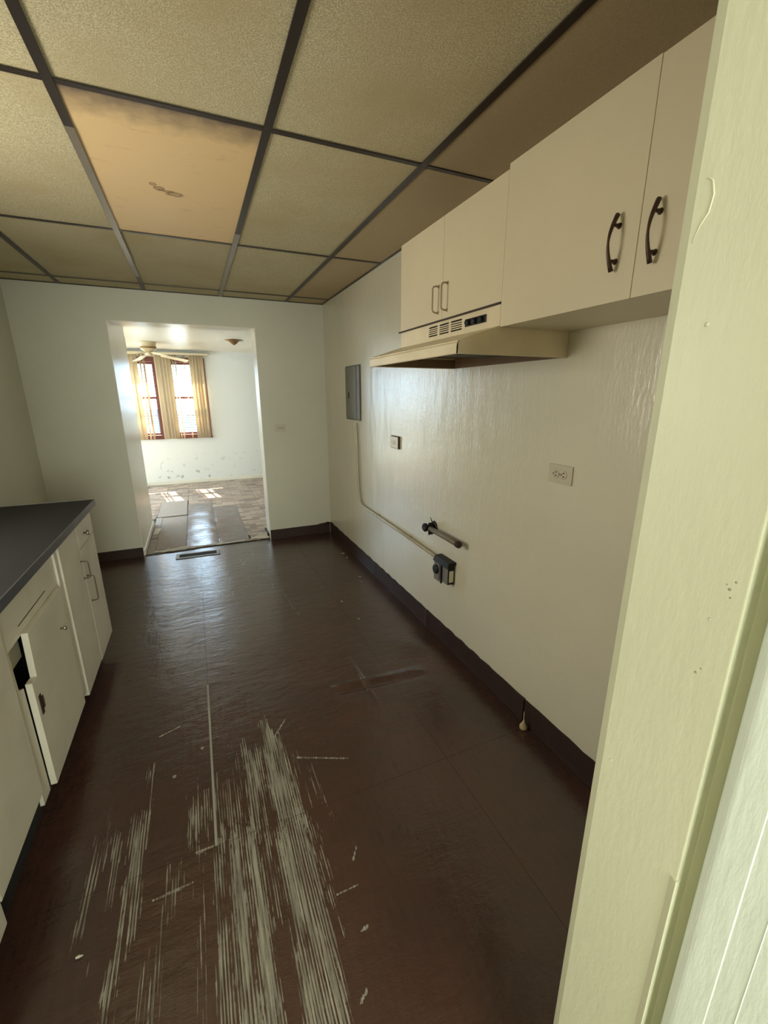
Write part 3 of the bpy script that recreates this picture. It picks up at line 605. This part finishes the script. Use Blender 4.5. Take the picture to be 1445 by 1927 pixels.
dd = MB().box(-.618, -.598, 2.450, 2.772, .110, .738).build('door', 'cab_low', ca, .003); wire_handle(2.478, .450, .590, dd, -.598, .030, 'worn_wire')
dr = MB().box(-.618, -.598, 2.450, 2.772, .743, .862).build('drawer', 'cab_low', ca, .003)
MB().lathe((-.598, 2.565, .797), [(.006, 0), (.005, .012), (.013, .016), (.014, .022), (.010, .026)], 4, 'x').build('drawer_knob', 'chrome', dr)
cb = thing('base_cabinet', (-.9, 1.8, 0), 'middle base cabinet with thick notched door and dark hole beside it', 'cabinet')
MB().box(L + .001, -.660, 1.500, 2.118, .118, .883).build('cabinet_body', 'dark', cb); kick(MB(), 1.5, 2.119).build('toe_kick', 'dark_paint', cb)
MB().box(-.640, -.612, 2.045, 2.085, .175, .883).box(-.640, -.604, 2.085, 2.119, .150, .883).build('stile', 'cab_low', cb, .002)
MB().box(-.655, -.645, 1.50, 1.70, .610, .80).build('inner_board', 'plate', cb)
MB().box(-.640, -.612, 1.503, 2.045, .716, .883).build('rail', 'cab_low', cb, .001)
MB().prism([(1.503, .14), (1.570, .14), (1.570, .560), (1.536, .575), (1.532, .716), (1.503, .716)], 'x', -.640, -.612).build('stile', 'cab_low', cb, .001)
db = MB().prism([(1.578, .150), (2.035, .150), (2.040, .715), (1.640, .722), (1.628, .562), (1.580, .566)], 'x', -.6115, -.592).build('door', 'cab_low', cb, .002)
MB().lathe((-.592, 1.935, .578), [(.004, 0), (.0035, .010), (.009, .013), (.010, .018), (.006, .022)], 12, 'x').build('door_knob', 'chrome', db)
MB().box(-.592, -.5895, 1.600, 1.618, .425, .500).box(-.592, -.5885, 1.618, 1.630, .440, .485).build('hinge', 'rust', db, .0006, 1)
MB().box(-.6121, -.6112, 1.64, 1.93, .750, .7535).build('rail_slot', 'rust', cb)
for nm, y0, y1, zb, lab in (('base_cabinet', 1.139, 1.498, .205, 'near base cabinet panel with pale chipped edge beside the dark hole'),
                            ('base_cabinet', .40, 1.137, .135, 'nearest base cabinet front at the left edge, reaching lower than its neighbour')):
    cc = thing(nm, (-.9, (y0 + y1) / 2, 0), lab, 'cabinet')
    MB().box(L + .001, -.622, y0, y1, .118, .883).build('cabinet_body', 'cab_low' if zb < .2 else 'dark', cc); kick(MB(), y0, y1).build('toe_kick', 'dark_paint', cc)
    MB().box(-.6215, -.602, y0 + .001, y1 - .001, zb, .876).build('front_panel', 'cab_low', cc, .004)
    if zb > .2: MB().box(-.624, -.606, 1.488, 1.4995, .215, .720).build('edge_strip', 'plate_wall', cc, .001)

# ------------------------------------------------------------------ services on the right wall
pb = thing('breaker_panel', (W, 3.57, 1.5), 'grey metal breaker panel set in the right wall', 'electrical panel')
MB().box(W - .006, W - .001, 3.390, 3.755, 1.278, 1.728).build('panel_frame', 'panel_dark', pb, .001)
pd_ = MB().box(W - .012, W - .0065, 3.480, 3.748, 1.290, 1.716).build('panel_door', 'panel_grey', pb, .0015)
MB().box(W - .012, W - .0065, 3.396, 3.466, 1.290, 1.716).build('panel_strip', 'panel_grey', pb, .0015)
MB().box(W - .014, W - .012, 3.655, 3.675, 1.46, 1.51).build('latch', 'dark', pd_)
def outlet(y, z, wx, hz, label, dark_side=False, wall='right', mat='plate_wall', seed=1):
    if wall == 'right':
        o = thing('wall_outlet', (W, y, z), label, 'outlet')
        def P(a0, a1, b0, b1, d0, d1): return MB().box(W - d1, W - d0, y + a0, y + a1, z + b0, z + b1)
        def Cc(a, b, r, d0, d1, n=14): return MB().lathe((W - d0, y + a, z + b), [(r, 0), (r, -(d1 - d0) * .7), (r * .85, -(d1 - d0))], n, 'x')
    else:
        o = thing('wall_outlet', (y, D, z), label, 'outlet')
        def P(a0, a1, b0, b1, d0, d1): return MB().box(y + a0, y + a1, D - d1, D - d0, z + b0, z + b1)
        def Cc(a, b, r, d0, d1, n=14): return MB().lathe((y + a, D - d0, z + b), [(r, 0), (r, -(d1 - d0) * .7), (r * .85, -(d1 - d0))], n, 'y')
    if dark_side: P(-wx / 2 - .004, wx / 2 + .002, -hz / 2 - .004, hz / 2 + .004, .0005, .012).build('outlet_box', 'rust', o, .001)
    d = .012 if dark_side else .0
    P(-wx / 2, wx / 2, -hz / 2, hz / 2, d + .0005, d + .006).build('cover_plate', mat, o, .002)
    for s in (-1, 1):
        rc = Cc(s * .0195, 0, .0165, d + .006, d + .0085).build('receptacle', mat, o)
        for (a, b, w_, h_) in ((-.0015 * 1, .0065, .0045, .0018), (-.0015, -.0065, .0045, .0018)): P(s * .0195 + a - w_, s * .0195 + a + w_, b - h_, b + h_, d + .0085, d + .0090).build('slot', 'dark', rc)
        P(s * .0195 + .0075, s * .0195 + .0125, -.0025, .0025, d + .0085, d + .0090).build('ground_hole', 'dark', rc)
    Cc(0, 0, .003, d + .006, d + .0075, 8).build('screw', 'chrome', o)
outlet(1.212, 1.193, .118, .072, 'painted-over wall outlet near the door jamb on the right wall')
outlet(2.707, 1.170, .118, .078, 'brown-edged wall outlet beneath the far end of the range hood', True, mat='plate')
outlet(.788, 1.168, .115, .074, 'cream outlet on the back wall right of the dining doorway', wall='back')
cd = thing('electrical_conduit', (W, 2.7, .5), 'painted metal conduit bending along the right wall down to the range socket', 'conduit')
m = MB(); a = []
for k in range(7):
    q = math.pi / 2 * k / 6; a.append((W - .016, 3.315 + .115 * math.cos(q) + .0, .700 - .115 * math.sin(q) - .012))
m.tube([(W - .006, 3.485, 1.26), (W - .012, 3.480, 1.20), (W - .016, 3.462, .95), (W - .016, 3.442, .76)] + [(W - .016, 3.325 + .110 * math.cos(math.pi / 2 * k / 7), .680 - .120 * math.sin(math.pi / 2 * k / 7)) for k in range(8)] + [(W - .018, 2.7, .553), (W - .022, 2.05, .543)], [.004, .009] + [.011] * 12, 12)
m.build('conduit_tube', 'pipe_paint', cd)
for (y, z) in ((3.472, 1.06), (3.0, .558), (2.45, .550)):
    MB().box(W - .029, W - .001, y - .008, y + .008, z - .013, z + .013).build('strap', 'pipe_paint', cd, .003)
rb = thing('range_socket', (W, 1.97, .48), 'surface-mounted range socket box with round black receptacle at conduit end', 'socket')
MB().box(W - .050, W - .001, 1.905, 2.045, .435, .555).build('socket_box', 'grime_steel', rb, .004)
MB().prism([(W - .062, .540), (W - .001, .552), (W - .001, .572), (W - .048, .572)], 'y', 1.895, 2.055).build('top_clamp', 'black_iron', rb, .003)
MB().box(W - .056, W - .050, 1.990, 2.048, .425, .548).build('face_plate', 'grime_steel', rb, .002)
MB().lathe((W - .056, 2.020, .495), [(.029, 0), (.028, -.010), (.022, -.012)], 20, 'x').build('receptacle', 'black', rb)
MB().box(W - .058, W - .050, 1.960, 1.974, .425, .548).build('corner_post', 'black_iron', rb, .001)
MB().box(W - .040, W - .012, 1.9015, 1.9045, .450, .520).build('side_tab', 'plate', rb, .002)
MB().box(W - .048, W - .006, 1.9035, 1.9052, .438, .545).build('side_opening', 'black_iron', rb)
gp = thing('gas_pipe_stub', (W, 2.1, .70), 'capped gas pipe stub with blackened valve sticking out of the right wall', 'pipe')
MB().tube([(W, 2.150, .712), (W - .02, 2.150, .712), (W - .045, 2.155, .712)], [.020, .018, .018], 12).lathe((W - .055, 2.160, .712), [(.012, .01), (.026, .004), (.027, -.010), (.018, -.018)], 12, 'x').tube([(W - .03, 2.150, .735), (W - .05, 2.105, .690)], [.014, .017], 10).build('valve', 'black_iron', gp)
MB().lathe((W - .002, 2.15, .712), [(.038, 0), (.030, -.006), (.018, -.008)], 11, 'x').build('wall_flange', 'rust', gp)
m2 = MB().tube([(W - .045, 2.125, .712), (W - .050, 1.93, .716), (W - .054, 1.805, .717)], .0155, 14); m2.build('pipe', 'pipe_grey', gp)
MB().tube([(W - .054, 1.818, .717), (W - .0545, 1.797, .717)], [.0185, .0185], 14).lathe((W - .0545, 1.797, .717), [(.0185, 0), (.017, -.004), (.008, -.007)], 14, 'y').build('pipe_cap', 'rust', gp)
MB().tube([(W - .02, 2.13, .728), (W - .06, 2.120, .742)], [.004, .003], 6).tube([(W - .03, 2.12, .705), (W - .062, 2.110, .680)], [.005, .004], 6).tube([(W - .02, 2.14, .735), (W - .03, 2.150, .775)], [.004, .002], 6).build('valve_lever', 'black_iron', gp)

# ------------------------------------------------------------------ small bits on the kitchen floor
bp_ = thing('plaster_lump', (1.245, 1.24, 0), 'tan drop-shaped lump with thin stem leaning on the right baseboard', 'debris')
MB().lathe((1.236, 1.235, .001), [(.008, 0), (.017, .004), (.018, .014), (.012, .026), (.006, .038), (.0025, .052)], 9).build('lump', 'plaster', bp_)
MB().tube([(1.236, 1.235, .050), (1.241, 1.243, .066), (1.247, 1.248, .082)], [.003, .0022, .0015], 7).build('stem', 'plaster', bp_)
chips = [(1.179, 3.713, .018, 'white paint chip on the floor, farthest one along the right wall'), (1.181, 3.590, .014, 'white paint chip just nearer than the farthest, along the right wall'),
         (1.138, 3.130, .010, 'tiny curled paint chip on the floor, third from far end'), (1.113, 3.026, .009, 'tiny pale chip on the floor just nearer than the curled chip'),
         (.858, 2.763, .011, 'lone pale paint chip out on the dark floor, left of the others'), (.885, 2.471, .007, 'small pale chip on the floor above the buckled ridge'),
         (-.450, 1.068, .011, 'small bright white chip on the floor at bottom left')]
for i, (x, y, r, lab) in enumerate(chips):
    o = thing('paint_chip', (x, y, .002), lab, 'chip'); m = MB(); rr_ = random.Random(i); n = 7
    vs = [(x + r * math.cos(2 * math.pi * k / n) * rr_.uniform(.5, 1), y + r * .6 * math.sin(2 * math.pi * k / n) * rr_.uniform(.4, 1), .003 + rr_.uniform(0, .004)) for k in range(n)]
    vs2 = [(a, b, c + .0012) for a, b, c in vs]; m.add(vs + vs2, [tuple(range(n))[::-1], tuple(range(n, 2 * n))] + [(k, (k + 1) % n, n + (k + 1) % n, n + k) for k in range(n)])
    ob = m.build('paint_chip', 'paper'); lb = dict(o.items()); bpy.data.objects.remove(o)
    for vv in ob.data.vertices: vv.co -= Vector((x, y, .002))
    ob.location = (x, y, .002); ob.name = 'paint_chip' if i == 0 else 'paint_chip.%03d' % i; tag(ob, lab, 'chip', 'pale chips scattered on the brown floor')
for (x, y, lab) in ((-.232, 1.599, 'round nail head ring in the floor, left and nearer of the two'), (-.125, 1.710, 'round nail head ring in the floor beside the pale seam')):
    m = MB().lathe((x, y, .0005), [(.0085, 0), (.0085, .002), (.0060, .0026), (.0048, .0012), (.001, .001)], 16); tag(m.build('nail_head', 'chrome'), lab, 'nail', 'nail heads in the brown floor')
tag(MB().tube([(1.262, 4.405, .11), (1.235, 4.395, .122), (1.20, 4.41, .112), (1.13, 4.414, .112)], [.006, .010, .006, .002], 7).build('plaster_crumbs', 'black_iron'), 'dark crumbling caulk on top of baseboard in the back right corner', 'caulk')

# ------------------------------------------------------------------ windows of the dining room
def window(n, x0, x1):
    r = struct_root('window_%d' % n, (x0, D2, WZ0)); y0, y1 = D2 - .012, D2 + .17; f = .055
    MB().box(x0, x0 + f, y0, y1, WZ0, WZ1).box(x1 - f, x1, y0, y1, WZ0, WZ1).box(x0 + f, x1 - f, y0, y1, WZ1 - .075, WZ1).box(x0 + f, x1 - f, y0, y1, WZ0, WZ0 + .045).build('window_frame', 'red_wood', r, .002)
    MB().box(x0 - .01, x1 + .01, D2 - .03, D2 - .0125, WZ0 - .022, WZ0 + .006).build('window_sill', 'red_wood', r, .002)
    zm = 1.445
    for nm, a, b, yy in (('lower_sash', WZ0 + .045, zm + .02, D2 + .06), ('upper_sash', zm - .02, WZ1 - .075, D2 + .10)):
        s = MB().box(x0 + f, x0 + f + .022, yy, yy + .03, a, b).box(x1 - f - .022, x1 - f, yy, yy + .03, a, b).box(x0 + f + .022, x1 - f - .022, yy, yy + .03, a, a + .032).box(x0 + f + .022, x1 - f - .022, yy, yy + .03, b - .032, b).build(nm, 'red_wood', r, .002)
        MB().box(x0 + f + .022, x1 - f - .022, yy + .013, yy + .016, a + .032, b - .032).build('pane', 'glass', s)
        zc = (a + b) / 2
        MB().box(x0 + f + .022, x1 - f - .022, yy + .005, yy + .012, zc - .006, zc + .006).build('glazing_bar', 'grime_steel', s)
    return r
window(1, -1.05, -.47); window(2, -.33, .25); sg = struct_root('door_2', (-1.87, D2, .06)); y0, y1 = D2 + .03, D2 + .09
MB().box(-2.60, -2.54, y0, y1, .06, WZ1).box(-1.21, -1.15, y0, y1, .06, WZ1).box(-2.54, -1.21, y0, y1, WZ1 - .06, WZ1).box(-2.54, -1.21, y0, y1, .06, .14).box(-1.90, -1.84, y0, y1, .14, WZ1 - .06).box(-2.54, -1.90, y0 + .01, y1 - .01, .80, .86).box(-1.84, -1.21, y0 + .01, y1 - .01, .80, .86).build('door_frame', 'dining', sg, .002)
for a_, b_ in ((-2.54, -1.90), (-1.84, -1.21)):
    for c_, d_ in ((.14, .80), (.86, WZ1 - .06)): MB().box(a_, b_, y0 + .025, y0 + .03, c_, d_).build('pane', 'glass', sg)
bl = thing('vertical_blind', (-.27, D2 - .05, 2.1), 'ivory vertical blind hanging across the twin dining room windows', 'blind')
MB().box(-1.10, .315, 7.955, 8.0, 2.112, 2.146).build('head_rail', 'track', bl, .002)
MB().box(-1.10, .315, 8.0, 8.079, 2.120, 2.134).build('mounting_bracket', 'fan_dark', bl, .001)
def vane(x, ang, w_=.088, z0=.785):
    a = math.radians(ang); dx, dy = math.cos(a) * w_ / 2, math.sin(a) * w_ / 2; m = MB(); n = 4; vs = []; fs = []; yc = 7.976
    nx, ny = -math.sin(a), math.cos(a)
    for z in (z0, 2.110):
        for s in (0, 1):
            for k in range(n + 1):
                u = 2 * k / n - 1; bow = .006 * (1 - u * u) + s * .0008; vs.append((x + dx * u + nx * bow, yc + dy * u + ny * bow, z))
    q = n + 1; 
    for k in range(n): fs += [(k, k + 1, 2 * q + k + 1, 2 * q + k), (q + k, q + k + 1, 3 * q + k + 1, 3 * q + k), (k, k + 1, q + k + 1, q + k), (2 * q + k, 2 * q + k + 1, 3 * q + k + 1, 3 * q + k)]
    fs += [(0, q, 3 * q, 2 * q), (n, q + n, 3 * q + n, 2 * q + n)]
    m.add(vs, fs, True).build('vane', 'vane', bl)
for x, a in ((-1.05, 20), (-.98, 25), (-.90, 18), (-.825, 22), (-.765, 30), (-.685, 78), (-.635, 74),
             (-.445, 16), (-.385, 24), (-.335, 20), (-.290, 28), (-.225, 80), (-.185, 76), (-.055, 80), (.055, 30), (.105, 22), (.150, 28), (.190, 24)): vane(x, a)

# ------------------------------------------------------------------ ceiling fan and ceiling flap in the dining room
fc = Vector((-.478, 7.0, 0)); fn = thing('ceiling_fan', (fc.x, fc.y, ZD), 'cream flush-mounted ceiling fan in the dining room before the windows', 'fan')
MB().lathe((fc.x, fc.y, ZD), [(.108, -.001), (.108, -.010), (.100, -.014), (.100, -.060)], 28).build('motor_housing', 'fan', fn)
MB().lathe((fc.x, fc.y, ZD), [(.102, -.060), (.104, -.066), (.104, -.076), (.100, -.080)], 28).build('trim_band', 'fan_dark', fn)
MB().lathe((fc.x, fc.y, ZD), [(.100, -.080), (.098, -.092), (.060, -.116), (.050, -.122)], 28).build('lower_housing', 'fan', fn)
MB().lathe((fc.x, fc.y, ZD), [(.048, -.122), (.052, -.150), (.046, -.165), (.010, -.172)], 20).build('switch_hub', 'fan', fn)
for tip in ((-.01, 7.12, 1.965), (-.68, 7.42, 1.972), (-.90, 6.72, 2.0), (-.26, 6.60, 2.0)):
    T = Vector(tip); C0 = Vector((fc.x, fc.y, ZD - .135)); d = (T - C0); Lb = d.length; d.normalize(); s = d.cross(Vector((0, 0, 1))).normalized(); up = s.cross(d); s2 = (s + up * .22).normalized(); u2 = s2.cross(d).normalized()
    def ribbon(m, a, b, w0, w1, th):
        A = C0 + d * a; B = C0 + d * b; q = [A - s2 * w0, A + s2 * w0, B + s2 * w1, B + s2 * w1 * .6 + d * .012, B - s2 * w1 * .6 + d * .012, B - s2 * w1]; n = len(q)
        m.add([p - u2 * th for p in q] + [p + u2 * th for p in q], [tuple(range(n))[::-1], tuple(range(n, 2 * n))] + [(i, (i + 1) % n, n + (i + 1) % n, n + i) for i in range(n)])
        return m
    b_ = ribbon(MB(), .15, Lb, .045, .060, .003).build('blade', 'fan', fn); ribbon(MB(), .03, .20, .012, .030, .002).build('blade_arm', 'fan_dark', b_)
cl = thing('ceiling_light_base', (.584, 6.29, ZD), 'small brown dangling fixture base on the dining room ceiling at right', 'light fixture')
MB().lathe((.584, 6.29, ZD), [(.125, -.001), (.120, -.006), (.070, -.014), (.030, -.050), (.006, -.064)], 7).build('base_cup', 'fan_dark', cl)

# ------------------------------------------------------------------ outside
ld = MB().box(-30, 30, D2 + .21, 60, -.45, -.40).build('ground', 'lawn'); tag(ld, None, None, None, 'structure')
fe = thing('slatted_fence', (-.2, 13.5, -.4), 'grey horizontal slat fence seen through the right dining window', 'fence')
for k in range(20):
    z = 1.09 - k * .068; MB().box(-2.2, 1.6, 13.5, 13.52, z - .034, z).build('slat', 'siding', fe)
for x in (-2.2, -.9, .4, 1.6): MB().box(x - .04, x + .04, 13.522, 13.60, -.40, 1.12).build('fence_post', 'siding', fe)
